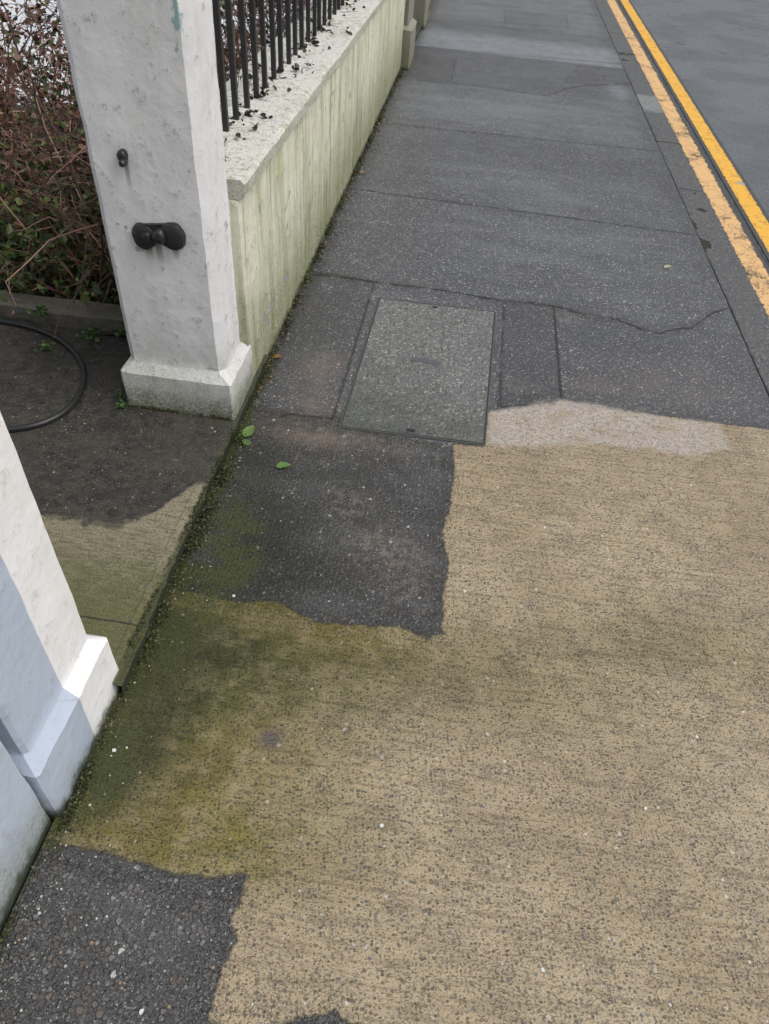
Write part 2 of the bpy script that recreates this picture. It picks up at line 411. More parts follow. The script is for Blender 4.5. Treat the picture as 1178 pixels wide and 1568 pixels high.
# ---------------------------------------------------------------- ground sheets
def sheet(name,x0,x1,y0,y1,z,mat):
    return mesh_obj(name,[(x0,y0,z),(x1,y0,z),(x1,y1,z),(x0,y1,z)],[(0,1,2,3)],mat)
sheet('ground',-400,400,-400,400,-.16,M_ground)
sheet('road',1.47,7.6,-6,80,-.10,M_road)
M_l1=mat_line('yellow_line_worn_paint',1.64,.060,.55,(.70,.40,.14),(.80,.53,.26),.07)
M_l2=mat_line('yellow_line_paint',1.835,.056,.61,(.80,.40,.025),(.88,.50,.06),.035)
sheet('yellow_line',1.555,1.725,-6,80,-.096,M_l1)
sheet('yellow_line.001',1.75,1.92,-6,80,-.096,M_l2)

def sdf(poly,px,py):
    d=np.full(px.shape,1e9); ins=np.zeros(px.shape,bool); n=len(poly)
    for i in range(n):
        x0,y0=poly[i];x1,y1=poly[(i+1)%n]
        ex,ey=x1-x0,y1-y0; t=np.clip(((px-x0)*ex+(py-y0)*ey)/(ex*ex+ey*ey),0,1)
        d=np.minimum(d,np.hypot(px-x0-t*ex,py-y0-t*ey))
        c=((y0>py)!=(y1>py))&(px<(x1-x0)*(py-y0)/((y1-y0) if y1!=y0 else 1e-9)+x0)
        ins^=c
    return np.where(ins,d,-d)
ys=np.concatenate([np.arange(-6,0,.15),np.arange(0,3.3,.011),np.arange(3.3,8.2,.022),np.arange(8.2,14,.05),np.arange(14,60,1.)])
xs=np.linspace(-.662,1.315,180)
PX,PY=np.meshgrid(xs,ys); px=PX.ravel();py=PY.ravel()
nx=len(xs);ny=len(ys)
pz=np.array([mnoise.noise((a*2.2,b*2.2,0))*.0022+mnoise.noise((a*11,b*11,4))*.0006 if b<14 else 0 for a,b in zip(px,py)])
pz-=.004*np.exp(-((px+.66)/.05)**2)
idx=np.arange(nx*ny).reshape(ny,nx)
F=np.stack([idx[:-1,:-1],idx[:-1,1:],idx[1:,1:],idx[1:,:-1]],-1).reshape(-1,4)
me=bpy.data.meshes.new('pavement'); me.from_pydata(np.stack([px,py,pz],1).tolist(),[],F.tolist()); me.update()
me.polygons.foreach_set('use_smooth',[True]*len(me.polygons))
for k in('all','fine','coarse','conc'): me.materials.append(MP[k])
pav=bpy.data.objects.new('pavement',me); COL.objects.link(pav)
def att(n,a):
    t=me.attributes.new(n,'FLOAT','POINT'); t.data.foreach_set('value',np.ascontiguousarray(a,dtype=np.float32))
conc=[(-.8,.49),(-.63,.48),(-.52,.478),(-.41,.462),(-.32,.462),(-.24,.478),(-.232,.44),(-.245,.40),(-.225,.36),(-.24,.31),(-.235,.23),(-.15,.22),(-.08,.262),(-.02,.275),(.03,.262),(.06,.2),(.06,-7),(1.4,-7),(1.4,2.30),(1.07,2.29),(.71,2.29),(.58,2.285),(.49,2.31),(.44,2.26),(.36,2.235),(.30,2.19),(.21,2.17),(.20,1.96),(.09,1.95),(.105,1.80),(.10,1.62),(.085,1.50),(.115,1.40),(.105,1.30),(.11,1.14),(.08,1.12),(.01,1.145),(-.14,1.13),(-.22,1.125),(-.29,1.145),(-.33,1.17),(-.45,1.15),(-.57,1.16),(-.8,1.15)]
sdc=sdf(conc,px,py); att('conc',sdc)
sdm=sdf([(.21,2.16),(.49,2.31),(.75,2.28),(1.07,2.28),(1.08,2.14),(.97,2.08),(.60,2.06),(.45,2.02),(.21,1.97)],px,py); att('mortar',sdm)
c1=sdf([(-.8,1.0),(.3,1.0),(.3,1.93),(-.1,1.95),(-.31,2.02),(-.45,2.0),(-.8,2.05)],px,py)
c2=sdf([(-.8,-7),(.2,-7),(.2,.6),(-.8,.6)],px,py)
sda=np.maximum(c1,c2); att('coarse',sda); att('coarse01',(sda>0).astype(float))
pa=[[(-.8,6.62),(-.21,6.66),(-.22,7.35),(-.8,7.5)],[(.74,7.05),(.95,7.0),(1.4,7.2),(1.4,7.75),(.9,7.7)],[(-.34,2.9),(-.34,3.05),(-.8,3.1),(-.8,1.7),(-.5,1.99),(-.34,2.0)],[(.25,2.2),(.485,2.3),(.485,3.04),(.26,3.03)],[(.2,9.2),(.9,9.3),(.9,10.0),(.2,9.9)]]
sp_=np.full(px.shape,-9.)
for q in pa: sp_=np.maximum(sp_,sdf(q,px,py))
att('patch',sp_)
M=.035
cls=np.where((sdc>M)&(sdm<-.07),3,np.where((sdc<-M)&(sdm<-.07)&(sda>M),2,np.where((sdc<-M)&(sdm<-.07)&(sda<-M),1,0)))
fc=cls[F]; same=(fc==fc[:,:1]).all(1); mi=np.where(same,fc[:,0],0)
me.polygons.foreach_set('material_index',mi.astype(np.int32))
lines=[[(-.7,3.06),(-.32,3.05),(-.07,3.06),(.25,3.03),(.40,3.05),(.49,3.04),(.62,3.0),(.77,2.99),(.87,2.93),(.94,2.91),(1.02,2.97),(1.1,3.0),(1.2,3.14),(1.31,3.24)],
 [(-.7,4.13),(1.31,4.06)],[(-.7,5.36),(1.31,5.45)],[(-.7,6.55),(.05,6.6),(.57,6.53),(.72,6.8),(.92,7.01),(1.31,7.24)],
 [(-.7,7.7),(1.31,7.92)],[(-.7,8.9),(1.31,9.0)],[(-.7,10.1),(1.31,10.3)],[(-.7,11.4),(1.31,11.5)],[(-.7,12.7),(1.31,12.8)],[(-.7,60),(1.31,60)]]
fl=[np.interp(px,[a for a,b in l],[b for a,b in l]) for l in lines]
jt=np.full(px.shape,9.);best=np.full(px.shape,1e9)
for k,f_ in enumerate(fl):
    d=np.abs(py-f_); s=((-1)**k)*(py-f_); jt=np.where(d<best,s,jt); best=np.minimum(best,d)
att('jt',jt)
att('jrough',np.where(py<3.6,1.7,np.where((py>6)&(py<7.4),1.8,.35)))
jl=px-.485; jl=np.where((py>2.25)&(py<3.05),jl,np.sign(jl)*1.)
att('jl',jl)
def gs(x,y,sx,sy,a=1): return a*np.exp(-((px-x)/sx)**2-((py-y)/sy)**2)
ss=lambda v,a,b: (lambda t:t*t*(3-2*t))(np.clip((v-a)/(b-a),0,1))
bl=lambda a,b,w=.03: ss(py,a,a+w)*(1-ss(py,b,b+w))
tone=.36*ss(py,7.7,7.8)*(1-ss(py,8.3,8.7))+gs(.1,6.0,.9,.35,.12)+gs(1.2,6.9,.12,.3,.35)-gs(.3,5.0,.9,.25,.10)+gs(.3,4.6,.5,.35,.10)+gs(.5,3.7,.5,.35,.08)  # pale cross band on far asphalt is wet sheen painted into the colour
tone+=gs(-.5,7.2,.15,.5,-.2)-gs(-.5,2.7,.12,.5,.25)+.12*ss(py,8.8,9.5)+.05*bl(5.4,6.55)-.08*bl(6.6,7.7)
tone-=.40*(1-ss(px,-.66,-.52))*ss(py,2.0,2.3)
tone-=.15*ss(px,1.18,1.30)*ss(py,3.2,3.6)
tone-=.10*(py>2.)*(1-ss(py,2.95,3.10))*(px>.22)
att('tone',tone)
att('red',gs(-.44,2.31,.07,.10,1.3)+gs(-.42,2.08,.09,.08,1.2)+gs(-.36,1.88,.2,.06,1)+gs(.6,2.42,.1,.05,.6)+gs(.9,2.5,.3,.15,.5)+gs(-.07,1.4,.12,.1,.35))
att('scuff',np.clip(gs(-.10,1.42,.12,.07,1)+gs(-.22,1.58,.07,.07,.9)+gs(.0,1.28,.08,.08,.6)+gs(-.35,1.92,.2,.05,.7)+gs(.54,2.95,.08,.06,.8)+gs(.3,2.36,.1,.04,.6)+gs(-.1,1.9,.12,.05,.5)+gs(-.44,2.3,.06,.12,.4)+gs(.7,2.33,.35,.03,.5),0,1))
prof=np.exp(-np.clip(px+.655,0,9)/.04)
moss=prof*.95*(ss(py,.35,.6))*(1-ss(py,2.2,2.6))+prof*.5*ss(py,2.4,2.8)+prof*.5*(1-ss(py,.2,.6))
moss+=gs(-.50,1.26,.11,.20,.42)+gs(-.54,.98,.10,.15,.38)+gs(-.58,.66,.08,.17,.42)+gs(-.52,1.6,.09,.3,.30)+gs(-.38,1.34,.17,.2,.15)
att('moss',np.clip(moss,0,1))
dark=gs(-.60,1.03,.12,.14,1)+gs(-.57,.80,.10,.15,.95)+gs(-.46,1.35,.18,.25,.65)+gs(-.54,1.7,.12,.2,.55)+gs(-.3,1.3,.2,.2,.25)+gs(-.60,.6,.08,.12,.8)
dark+=.15*(py>1.15)*(py<2.)*(px<.12)*ss(px,.2,-.3)
att('dark',np.clip(dark,0,1))
reg=(1-ss(px,-.50,.18))*ss(py,.40,.6)
att('olive',np.clip(reg*1.05+gs(-.2,1.12,.22,.13,.45)+gs(.75,1.22,.28,.11,.35)+gs(-.35,.5,.25,.07,.7)+gs(.2,1.05,.40,.14,.45),0,1))
att('grey',np.clip(gs(-.44,1.0,.22,.09,.95)+gs(-.42,.86,.18,.09,.65)+gs(.69,1.22,.15,.09,.42)+gs(.45,1.15,.25,.06,.3)+gs(.05,1.0,.34,.09,.5)+gs(-.5,.7,.10,.13,.75)+gs(1.0,1.35,.3,.06,.25)+gs(-.1,.88,.22,.08,.35)+gs(.15,.62,.4,.05,.15),0,1))
att('mark',np.clip(gs(-.26,.775,.024,.020,1.6),0,1))

# ---------------------------------------------------------------- kerb
kerb=empty('kerb')
y=-5.3;i=0
while y<45:
    L=.915
    longbox('kerb_stone_%d'%i,1.316,1.49+.003*math.sin(i*2.1),y+.002,y+L-.002,-.15,.002*math.sin(i*1.7)-.001,M_kerb,ny=24 if y<12 else 2,amp=.0025,bev=.006,parent=kerb,nz=3)
    y+=L;i+=1
mesh_obj('kerb_bedding',[(1.305,-6,-.004),(1.480,-6,-.004),(1.480,46,-.004),(1.305,46,-.004)],[(0,1,2,3)],M_gap,parent=kerb)
longbox('far_kerb',7.6,7.75,-6,80,-.15,.01,M_kerb,ny=4)
sheet('far_pavement',7.75,10.5,-6,80,.004,simple('far_pavement_concrete',(.2,.19,.17),(.27,.26,.24),.7,5))

# ---------------------------------------------------------------- manhole cover
mc=empty('manhole_cover')
C=[(-.30,2.905),(.225,2.915),(.205,1.965),(-.31,1.952)]
cx=sum(a for a,b in C)/4; cy=sum(b for a,b in C)/4
def quad_inset(d): 
    o=[]
    for a,b in C: o.append((a-math.copysign(d,a-cx),b-math.copysign(d,b-cy)))
    return o
def ringmesh(name,d0,d1,z,mat,zlow=-.01):
    A=quad_inset(d0);B=quad_inset(d1)
    v=[(a,b,z) for a,b in A]+[(a,b,z) for a,b in B]+[(a,b,zlow) for a,b in A]+[(a,b,zlow) for a,b in B]
    f=[]
    for i in range(4):
        j=(i+1)%4; f+= [(i,4+i,4+j,j),(i,j,8+j,8+i),(4+i,12+i,12+j,4+j)]
    return mesh_obj(name,v,f,mat,parent=mc)
ringmesh('frame',0,.004,.0040,M_metal)
ringmesh('tray_rim',.0080,.0105,.0046,M_metal)
q=quad_inset(.003); mesh_obj('gap',[(a,b,.0030) for a,b in q],[(3,2,1,0)],M_gap,parent=mc)
q=quad_inset(.010); vv=[];ff=[];k=40
for a in range(k+1):
    for b in range(k+1):
        s,t=a/k,b/k
        x=(q[0][0]*(1-s)+q[1][0]*s)*(1-t)+(q[3][0]*(1-s)+q[2][0]*s)*t
        yy=(q[0][1]*(1-s)+q[1][1]*s)*(1-t)+(q[3][1]*(1-s)+q[2][1]*s)*t
        vv.append((x,yy,.0044+.0006*mnoise.noise((x*14,yy*14,1))))
for a in range(k):
    for b in range(k): i0=a*(k+1)+b; ff.append((i0,i0+1,i0+k+2,i0+k+1))
mesh_obj('infill',vv,ff,M_cover,0,mc)
def plate(name,x0,x1,y0,y1,z,mat,sk=0):
    v=[(x0,y0,z),(x1,y0+sk,z),(x1,y1+sk,z),(x0,y1,z)]
    return mesh_obj(name,v,[(0,1,2,3)],mat,parent=mc)
plate('badge',-.105,.010,2.432,2.462,.0062,M_plate,-.01)
plate('key_hole_front',-.075,-.045,1.978,1.994,.0064,M_black)
plate('key_lip_front',-.09,-.03,1.973,1.999,.0058,M_metal)
plate('key_hole_back',-.055,-.035,2.876,2.888,.0064,M_black)

# ---------------------------------------------------------------- gate pillars
def pillar_rings(hx,hy,z0,zp,ztop,ch,pr=.026,chp=.006,cap=True):
    r=[(z0,hx+pr,hy+pr,chp),(zp-.022,hx+pr,hy+pr,chp),(zp-.018,hx+pr-.003,hy+pr-.003,chp),(zp+.006,hx+.003,hy+.003,ch),(zp+.012,hx,hy,ch),(ztop,hx,hy,ch)]
    if cap: r+=[(ztop+.001,hx+.04,hy+.04,.01),(ztop+.07,hx+.04,hy+.04,.01),(ztop+.20,.03,.03,.005)]
    return r
gp=empty('gate_pillar')
stack('pillar_body',-.832,1.972,pillar_rings(.158,.102,-.03,.215,1.75,.020),M_pill,parent=gp,amp=.0034,dz=.03,n=18)
def knob(name,c,rx,rz,depth,mat,parent,flat=.35,seg=30):
    """domed iron boss facing -y, irregular outline"""
    v=[];f=[];R=[(0,1),(depth*.45,1.0),(depth*.75,.93),(depth*.93,.72),(depth,flat)]
    for d,rr in R:
        for i in range(seg):
            a=2*math.pi*i/seg; w=rr*(1+.05*math.sin(3*a+rx*900)+.02*math.sin(7*a))
            v.append((c[0]+math.cos(a)*rx*w,c[1]-d,c[2]+math.sin(a)*rz*w))
    for k in range(len(R)-1):
        for i in range(seg):
            j=(i+1)%seg; f.append((k*seg+i,k*seg+j,(k+1)*seg+j,(k+1)*seg+i))
    f.append(tuple(range((len(R)-1)*seg,len(R)*seg)))
    return mesh_obj(name,v,f,mat,40,parent)
yf=1.872
knob('hinge_lobe_left',(-.862,yf,.652),.036,.037,.020,M_black,gp,.6)
knob('hinge_lobe_right',(-.782,yf,.662),.040,.038,.024,M_black,gp,.5)
knob('hinge_boss_left',(-.850,yf-.017,.658),.013,.014,.014,M_black,gp,.5)
knob('hinge_boss_right',(-.812,yf-.015,.664),.019,.021,.022,M_black,gp,.6)
mesh_obj('hinge_bar',[(-.862,yf-.013,.687),(-.785,yf-.013,.697),(-.785,yf-.013,.640),(-.862,yf-.013,.632),(-.862,yf+.002,.687),(-.785,yf+.002,.697),(-.785,yf+.002,.640),(-.862,yf+.002,.632)],[(0,3,2,1),(0,1,5,4),(3,7,6,2)],M_black,parent=gp)
knob('gate_bolt',(-.884,yf,.862),.013,.017,.022,M_black,gp,.5)
knob('gate_bolt_stub',(-.880,yf-.014,.850),.010,.010,.020,M_black,gp,.6)

gp2=empty('gate_pillar')
stack('pillar_body',-.826,.698,pillar_rings(.154,.140,-.03,.205,1.75,.008),M_pill2,parent=gp2,amp=.0030,dz=.03,n=18)
bw=empty('boundary_wall')
longbox('wall_body',-.92,-.668,-4,.523,-.05,1.15,M_neigh,ny=90,amp=.004,bev=.02,parent=bw,nz=24)

# ---------------------------------------------------------------- low wall with coping and railings
lw=empty('low_wall')
longbox('wall_body',-.93,-.652,2.076,6.80,-.05,.695,M_wall,ny=150,amp=.0045,bev=.003,parent=lw,nz=16)
longbox('coping',-.975,-.630,2.078,6.80,.697,.752,M_cop,ny=260,amp=.006,bev=.012,parent=lw,nz=3)
rl=empty('iron_railing')
yb=2.22;v=[];f=[]
def addbox(v,f,x0,x1,y0,y1,z0,z1,tw=0):
    b=len(v)
    v+= [(x,y,z) for z in (z0,z1) for (x,y) in ((x0,y0),(x1,y0),(x1,y1),(x0,y1))]
    f+=[(b,b+1,b+5,b+4),(b+1,b+2,b+6,b+5),(b+2,b+3,b+7,b+6),(b+3,b,b+4,b+7),(b+4,b+5,b+6,b+7),(b+3,b+2,b+1,b)]
i=0
while yb<6.7:
    r=.0088; dx=random.uniform(-.003,.003)
    addbox(v,f,-.803-r+dx,-.803+r+dx,yb-r,yb+r,.742,1.56)
    b=len(v); v+=[(-.803-.016,yb,1.56),(-.803,yb-.016,1.56),(-.803+.016,yb,1.56),(-.803,yb+.016,1.56),(-.803,yb,1.65)]
    f+=[(b,b+1,b+4),(b+1,b+2,b+4),(b+2,b+3,b+4),(b+3,b,b+4),(b+3,b+2,b+1,b)]
    yb+=.133;i+=1
mesh_obj('bars',v,f,M_rail,parent=rl)
v=[];f=[];addbox(v,f,-.822,-.784,2.075,6.80,1.46,1.472);mesh_obj('top_rail',v,f,M_rail,parent=rl)

sp=empty('stone_pier')
stack('pier_body',-.78,7.02,[(-.03,.20,.20,.01),(.28,.20,.20,.01),(.31,.165,.17,.01),(1.7,.165,.17,.01)],M_stone,parent=sp,amp=.006,dz=.06)
longbox('doorstep',-1.9,-.63,7.25,8.45,-.03,.05,M_slab,ny=20,amp=.003,bev=.01,parent=sp)
sp2=empty('stone_pier')
stack('pier_body',-.80,8.65,[(-.03,.20,.20,.01),(.28,.20,.20,.01),(.31,.165,.17,.01),(1.7,.165,.17,.01)],M_stone,parent=sp2,amp=.006,dz=.06)
nw=empty('stone_wall')
longbox('wall_body',-.95,-.652,8.86,40,-.05,.9,M_stone,ny=120,amp=.008,bev=.01,parent=nw)

# ---------------------------------------------------------------- threshold slab, garden
sl=empty('threshold_slab')
def slabmesh():
    xs=np.linspace(-2.6,-.636,120); ys=np.linspace(.82,2.26,120); v=[];f=[]
    for j,b in enumerate(ys):
        for i,a in enumerate(xs):
            x=a
            z=.058+mnoise.noise((a*3,b*3,2))*.003
            if i==len(xs)-1: x+=.014*max(0,(1.3-b)/.5)+mnoise.noise((b*14,0,5))*.007+mnoise.noise((b*50,0,7))*.004; z-=.005
            if i==len(xs)-2: z-=.001
            v.append((x,b,z))
    n=len(xs)
    for j in range(len(ys)-1):
        for i in range(n-1): f.append((j*n+i,j*n+i+1,(j+1)*n+i+1,(j+1)*n+i))
    base=len(v)
    for j,b in enumerate(ys):
        e=v[j*n+n-1]; v.append((e[0]-.004,b,.03)); v.append((e[0]-.012+mnoise.noise((b*20,3,5))*.006,b,-.02))
    for j in range(len(ys)-1):
        a=j*n+n-1;c=(j+1)*n+n-1;p=base+2*j;q=base+2*j+2
        f+=[(a,p,q,c),(p,p+1,q+1,q)]
    return v,f
v,f=slabmesh(); mesh_obj('slab_top',v,f,M_slab,40,sl)
v=[];f=[];n=60
for j in range(n+1):
    for i in range(n+1):
        x=-4.2+i*3.25/n; yy=2.24+j*6/n
        v.append((x,yy,.045+.03*mnoise.noise((x*3,yy*3,0))+.012*mnoise.noise((x*14,yy*14,0))))
for j in range(n):
    for i in range(n): f.append((j*(n+1)+i,j*(n+1)+i+1,(j+1)*(n+1)+i+1,(j+1)*(n+1)+i))
bed=[k for k in f if v[k[0]][1]<4.8]
mesh_obj('garden_bed',v,bed,M_soil,0)
sheet('yard',-30,-.97,4.7,30,.03,M_yard); sheet('path',-30,-2.5,-3,4.7,.022,M_yard)
def xbox(name,x0,x1,y0,y1,z0,z1,mat,amp=.004):
    o=longbox(name,y0,y1,-x1,-x0,z0,z1,mat,ny=60,amp=amp,bev=.012)
    for vv in o.data.vertices: a,b,c=vv.co; vv.co=(-b,a,c)
    o.data.update(); o.data.flip_normals(); return o
M_edg=simple('edging_stone',(.03,.03,.024),(.17,.155,.12),.8,26,.012)
xbox('garden_edging',-3.6,-1.02,2.27,2.37,0,.125,M_edg,.009)

# ---------------------------------------------------------------- vegetation
class Veg:
    def __init__(s): s.v=[];s.f=[];s.c=[];s.n=0
    def tube(s,pts,r0,r1,col):
        k=len(pts)
        for i,p in enumerate(pts):
            t=i/(k-1); r=r0+(r1-r0)*t
            d=(pts[min(i+1,k-1)]-pts[max(i-1,0)]).normalized()
            a=d.orthogonal().normalized(); b=d.cross(a)
            for q in range(3):
                w=2*math.pi*q/3; s.v.append(p+(a*math.cos(w)+b*math.sin(w))*r); s.c.append(col)
        for i in range(k-1):
            for q in range(3):
                q2=(q+1)%3; s.f.append((s.n+i*3+q,s.n+i*3+q2,s.n+(i+1)*3+q2,s.n+(i+1)*3+q))
        s.n+=3*k
    def leaf(s,p,size,col,flat=1.):
        d=Vector((random.gauss(0,1),random.gauss(0,1),random.gauss(0,.6)*flat)).normalized()
        a=d.orthogonal().normalized(); a.rotate(Matrix.Rotation(random.uniform(0,6.28),3,d)); n=d.cross(a)
        L=size;W=size*random.uniform(.26,.4);cu=random.uniform(-.1,.25)*size
        vs=[p,p+d*L*.35+a*W+n*cu,p+d*L*.75+a*W*.7+n*cu*.8,p+d*L-n*cu*.5,p+d*L*.75-a*W*.7+n*cu*.8,p+d*L*.35-a*W+n*cu]
        s.v+=vs; s.c+=[col]*6; s.f+=[(s.n,s.n+1,s.n+2,s.n+3),(s.n,s.n+3,s.n+4,s.n+5)]; s.n+=6
    def build(s,name,parent=None,mat=None):
        o=mesh_obj(name,s.v,s.f,mat or M_veg,None,parent)
        a=o.data.attributes.new('col','FLOAT_COLOR','POINT')
        arr=np.ones((len(s.v),4),np.float32); arr[:,:3]=np.array(s.c); a.data.foreach_set('color',arr.ravel()); return o
def wander(p,d,L,k,curl,grav=0):
    pts=[p.copy()]
    for i in range(k):
        d=(d+Vector((random.gauss(0,curl),random.gauss(0,curl),random.gauss(0,curl)-grav))).normalized()
        p=p+d*L/k; pts.append(p.copy())
    return pts
RED=[(.20,.085,.065),(.15,.065,.05),(.26,.13,.10),(.10,.06,.045),(.32,.21,.16)]
DEAD=[(.10,.05,.035),(.15,.07,.045),(.05,.03,.022),(.20,.11,.06)]
GRN=[(.06,.11,.025),(.10,.15,.03),(.045,.08,.018),(.14,.19,.05),(.07,.12,.035)]
def make_bush(name,n,xr,yr,hr,green,leafsize,twigs,lpt,cols=RED,leafmul=1,xmax=-.98,tl_=(.15,.5)):
    b=Veg()
    cl=lambda pts:[Vector((min(q.x,xmax+.06*math.tanh((q.x-xmax)*3) if q.x>xmax else q.x),q.y,q.z)) for q in pts]
    for i in range(n):
        p=Vector((random.uniform(*xr),random.uniform(*yr),.05))
        L=random.uniform(*hr)
        st=cl(wander(p,Vector((random.gauss(0,.35),random.gauss(0,.35)-.1,1)).normalized(),L,7,.16))
        b.tube(st,.0055,.0025,random.choice(cols))
        for j in range(twigs):
            q=random.choice(st[1:]); tl=random.uniform(*tl_)
            tw=cl(wander(q,Vector((random.gauss(0,1),random.gauss(0,1)-.15,random.gauss(.3,.6))).normalized(),tl,5,.28,.06))
            b.tube(tw,.0028,.0012,random.choice(cols))
            for k in range(lpt):
                r=random.choice(tw); a=random.choice(tw); r=r.lerp(a,random.uniform(0,.4))
                g_=green*(1.9 if r.z<.45 else .6)
                col=random.choice(GRN) if random.random()<g_ else random.choice(DEAD)
                f_=random.uniform(.4,1.3); col=tuple(x*f_*leafmul for x in col)
                b.leaf(r+Vector((random.gauss(0,.012),random.gauss(0,.012),random.gauss(0,.012))),random.uniform(*leafsize),col)
    return b.build(name)
make_bush('bush',180,(-2.9,-1.15),(2.55,4.7),(.45,1.0),.42,(.018,.040),8,8,xmax=-1.0)
make_bush('shrub',60,(-1.85,-1.12),(2.42,2.95),(.18,.42),.50,(.025,.045),5,7,xmax=-1.02,tl_=(.08,.2),leafmul=.9)
make_bush('hedge',120,(-1.45,-1.0),(2.35,7.2),(.6,1.2),.12,(.015,.033),7,5,[(.10,.06,.045),(.06,.04,.03),(.16,.10,.06),(.22,.12,.08)],.75,xmax=-.90)
dv=Veg()
for i in range(60):
    yy=random.uniform(2.15,6.6); p=Vector((random.uniform(-.99,-.90),yy,random.uniform(.76,1.1)))
    st=wander(p,Vector((random.uniform(.0,.3),random.gauss(0,1),random.gauss(-.3,.5))).normalized(),random.uniform(.10,.25),7,.35,.05)
    st=[Vector((min(q.x,-.81),q.y,max(q.z,.758))) for q in st]
    dv.tube(st,.0022,.001,random.choice([(.035,.025,.02),(.06,.04,.03),(.09,.06,.04)]))
    for k in range(7):
        dv.leaf(random.choice(st)+Vector((0,0,.004)),random.uniform(.012,.03),random.choice([(.018,.013,.01),(.04,.025,.018),(.07,.045,.025),(.03,.028,.015)]))
for i in range(60):
    yy=2.2+4.2*random.random(); x=random.uniform(-.95,-.74)
    st=wander(Vector((x,yy,.757)),Vector((random.gauss(0,1),random.gauss(0,1),0)),random.uniform(.05,.13),5,.4)
    st=[Vector((min(q.x,-.67),q.y,.756+abs(q.z-.757)*.3)) for q in st]
    dv.tube(st,.0016,.0008,(.05,.035,.025))
for i in range(230):
    yy=2.1+4.5*random.random()**1.2; x=-.83+abs(random.gauss(0,.055))*(1 if random.random()<.75 else -1)
    p=Vector((min(x,-.66),yy,.758))
    for k in range(random.choice([1,1,2,5])):
        dv.leaf(p+Vector((random.gauss(0,.008),random.gauss(0,.008),random.uniform(0,.008))),random.uniform(.012,.030),random.choice([(.014,.010,.009),(.03,.02,.014),(.05,.032,.02)]))
dv.build('dead_climber')

mv=Veg()
MG=[(.03,.04,.012),(.05,.07,.015),(.018,.022,.010),(.035,.03,.018),(.075,.09,.02)]
def mossline(p0,p1,n,w,h,big=1,cols=MG,thr=-.05):
    for i in range(n):
        t=random.random(); x=p0[0]+(p1[0]-p0[0])*t; yy=p0[1]+(p1[1]-p0[1])*t; z=p0[2]+(p1[2]-p0[2])*t
        if mnoise.noise((x*6,yy*6,3))<thr and random.random()<.8: continue
        mv.leaf(Vector((x+abs(random.gauss(0,w)),yy,z+abs(random.gauss(0,h)))),random.uniform(.003,.009)*big,random.choice(cols))
mossline((-.645,.86,0),(-.632,1.84,0),6000,.016,.012)
mossline((-.640,.50,0),(-.640,.87,0),1800,.009,.007)
mossline((-.655,-.5,0),(-.655,.5,0),1500,.006,.006)
mossline((-.645,1.84,0),(-.650,2.3,0),900,.008,.006)
mossline((-.650,2.2,0),(-.650,6.8,0),7000,.012,.010,1.4)
mossline((-1.0,1.842,.06),(-.66,1.842,.06),600,.004,.005)
mossline((-.648,.88,.058),(-.640,1.8,.058),900,.006,.003)
mossline((-.648,2.0,.002),(-.648,6.8,.002),260,.03,.003,2.2,[(.16,.09,.035),(.10,.06,.03),(.22,.15,.06),(.05,.035,.02)],-1)
mv.build('moss')
wv=Veg()
def weed(x,y,z,n,s,cols):
    for i in range(n):
        p=Vector((x+random.gauss(0,.012),y+random.gauss(0,.012),z))
        st=wander(p,Vector((random.gauss(0,.7),random.gauss(0,.7)-.2,.8)).normalized(),s,3,.2,.1); wv.tube(st,.001,.0006,cols[0]); wv.leaf(st[-1],s*.6,random.choice(cols)); wv.leaf(st[2],s*.5,random.choice(cols))
G2=[(.05,.10,.02),(.08,.15,.03),(.04,.08,.02)]
weed(-1.02,1.84,.06,14,.026,G2); weed(-1.06,1.88,.06,8,.02,G2); weed(-1.3,2.22,.06,18,.035,G2); weed(-1.16,2.24,.08,20,.04,G2); weed(-1.42,2.10,.06,12,.03,G2)
weed(-.635,1.84,.0,7,.02,G2); weed(-.64,4.2,0,6,.02,G2); weed(-.64,2.25,0,5,.02,[(.2,.12,.04),(.1,.08,.03)]); weed(-1.5,2.26,.1,16,.035,G2)
wv.build('weeds')

def fleaf(x,y,s,col,rot,name='fallen_leaf'):
    v=[];f=[];k=8
    for i in range(k+1):
        t=i/k; w=math.sin(math.pi*t**.8)*.32*s*(1+.12*math.sin(9*t))
        for sd in (-1,0,1):
            lx=(t-.5)*s; ly=w*sd; z=.005+.005*abs(sd)*math.sin(math.pi*t)+.005*t*t
            v.append((x+lx*math.cos(rot)-ly*math.sin(rot),y+lx*math.sin(rot)+ly*math.cos(rot),z))
    for i in range(k):
        for q in range(2): a=i*3+q; f.append((a,a+3,a+4,a+1))
    mesh_obj(name,v,f,simple('leaf_tissue',tuple(c*.6 for c in col),col,.45,50),0)
fleaf(-.605,1.86,.065,(.14,.24,.06),1.3); fleaf(-.60,1.80,.04,(.10,.16,.04),2.6); fleaf(-.45,1.71,.05,(.12,.25,.06),.2)
fleaf(1.08,3.59,.045,(.50,.46,.28),.5); fleaf(-.60,4.38,.035,(.35,.22,.08),1.2); fleaf(-.62,2.33,.04,(.25,.13,.04),.3)
fleaf(1.75,4.97,.07,(.42,.44,.42),2.2,'paper_litter')

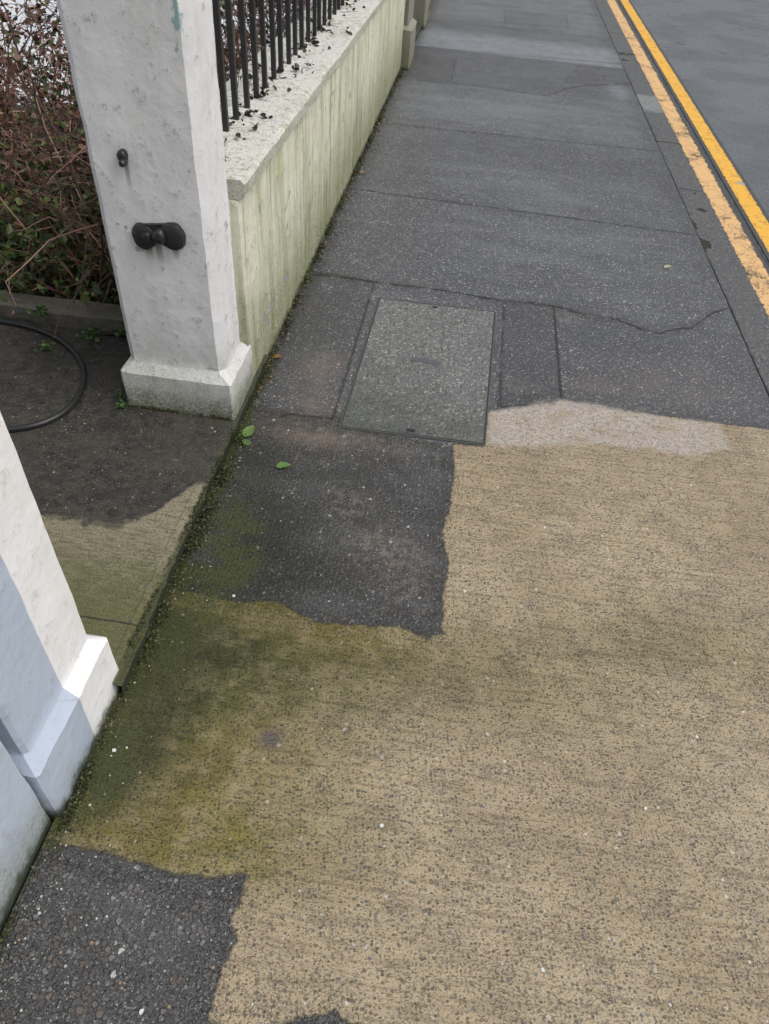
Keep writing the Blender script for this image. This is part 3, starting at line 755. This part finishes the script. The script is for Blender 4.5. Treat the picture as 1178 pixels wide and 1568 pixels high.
gv=Veg()
def grit(x,y,z,r,col):
    b=gv.n; k=6
    for a,(zz,rr) in enumerate([(0,1),(.55,.8)]):
        for i in range(k):
            w=6.283*i/k+random.uniform(-.3,.3); q=r*rr*random.uniform(.75,1.2)
            gv.v.append((x+math.cos(w)*q,y+math.sin(w)*q,z+zz*r)); gv.c.append(col)
    for i in range(k): j=(i+1)%k; gv.f.append((b+i,b+j,b+k+j,b+k+i))
    gv.f.append(tuple(b+k+i for i in range(k))); gv.n+=2*k
GC=[(.35,.33,.3),(.18,.17,.16),(.5,.48,.44),(.12,.11,.1),(.25,.18,.12),(.09,.09,.09)]
for i in range(900):
    yy=.2+7*random.random()**2; xx=-.63+1.9*random.random() if random.random()<.45 else -.645+abs(random.gauss(0,.05))
    grit(xx,yy,-.001,random.uniform(.0012,.0032),random.choice(GC))
for i in range(90):
    grit(random.uniform(-.66,-.24),random.uniform(.1,.46),-.001,random.uniform(.0015,.004),random.choice(GC))
for i in range(220):
    grit(random.uniform(-1.3,-.66),random.uniform(.95,1.8),.057,random.uniform(.001,.003),random.choice(GC))
for x,yy in [(-.46,1.165),(.165,1.30),(.36,.40),(-.60,.69),(-.36,.23),(.6,.75),(.02,.62),(.75,.95),(.4,1.6)]:
    grit(x,yy,0,.005,(.62,.61,.58))
gv.build('grit',mat=M_grit)

def hose(pts,r,name):
    cu=bpy.data.curves.new(name,'CURVE'); cu.dimensions='3D'; cu.bevel_depth=r; cu.bevel_resolution=4
    sp_=cu.splines.new('NURBS'); sp_.points.add(len(pts)-1); sp_.order_u=4; sp_.use_endpoint_u=True
    for i,p in enumerate(pts): sp_.points[i].co=(*p,1)
    cu.resolution_u=10
    o=bpy.data.objects.new(name,cu); cu.materials.append(M_hose); COL.objects.link(o)
hose([(-2.2,2.20,.072),(-1.75,2.24,.07),(-1.5,2.23,.07),(-1.33,2.12,.07),(-1.22,2.0,.07),(-1.17,1.83,.07),(-1.20,1.70,.07),(-1.30,1.62,.07),(-1.5,1.58,.07),(-2.1,1.5,.07)],.0095,'garden_hose')

# ---------------------------------------------------------------- light
w=bpy.data.worlds.new('World'); sc.world=w; w.use_nodes=True
nt=w.node_tree; bg=nt.nodes['Background']
SE,SA=math.radians(55),math.radians(105)
sky=nt.nodes.new('ShaderNodeTexSky'); sky.sky_type='NISHITA'; sky.sun_disc=False
sky.sun_elevation=SE; sky.sun_rotation=SA; sky.dust_density=5; sky.air_density=1.0; sky.ozone_density=1.0
hs=nt.nodes.new('ShaderNodeHueSaturation'); hs.inputs['Saturation'].default_value=.30
nt.links.new(sky.outputs[0],hs.inputs['Color']); nt.links.new(hs.outputs[0],bg.inputs[0]); bg.inputs[1].default_value=.15
sd=bpy.data.lights.new('sun','SUN'); sd.energy=1.0; sd.angle=math.radians(30); sd.color=(1,.97,.93)
so=bpy.data.objects.new('sun',sd); COL.objects.link(so)
dv_=Vector((math.sin(SA)*math.cos(SE),math.cos(SA)*math.cos(SE),math.sin(SE)))
so.rotation_euler=dv_.to_track_quat('Z','Y').to_euler()

# ---------------------------------------------------------------- camera
Zr=np.array([107,1101,1090.]);Zr/=np.linalg.norm(Zr)
Yr=np.array([199,1059,-1090.]);Yr-=Zr*(Yr@Zr);Yr/=np.linalg.norm(Yr)
Xr=np.cross(Yr,Zr)
cam=bpy.data.cameras.new('camera'); co=bpy.data.objects.new('camera',cam); COL.objects.link(co)
cam.sensor_fit='HORIZONTAL'; cam.sensor_width=36; cam.lens=36*1090/1178; cam.clip_start=.02; cam.clip_end=1500
mt=Matrix([list(Xr)+[0],list(Yr)+[0],list(Zr)+[1.55],[0,0,0,1]]); co.matrix_world=mt
sc.camera=co
sc.view_settings.view_transform='Standard'; sc.view_settings.look='None'; sc.view_settings.exposure=0
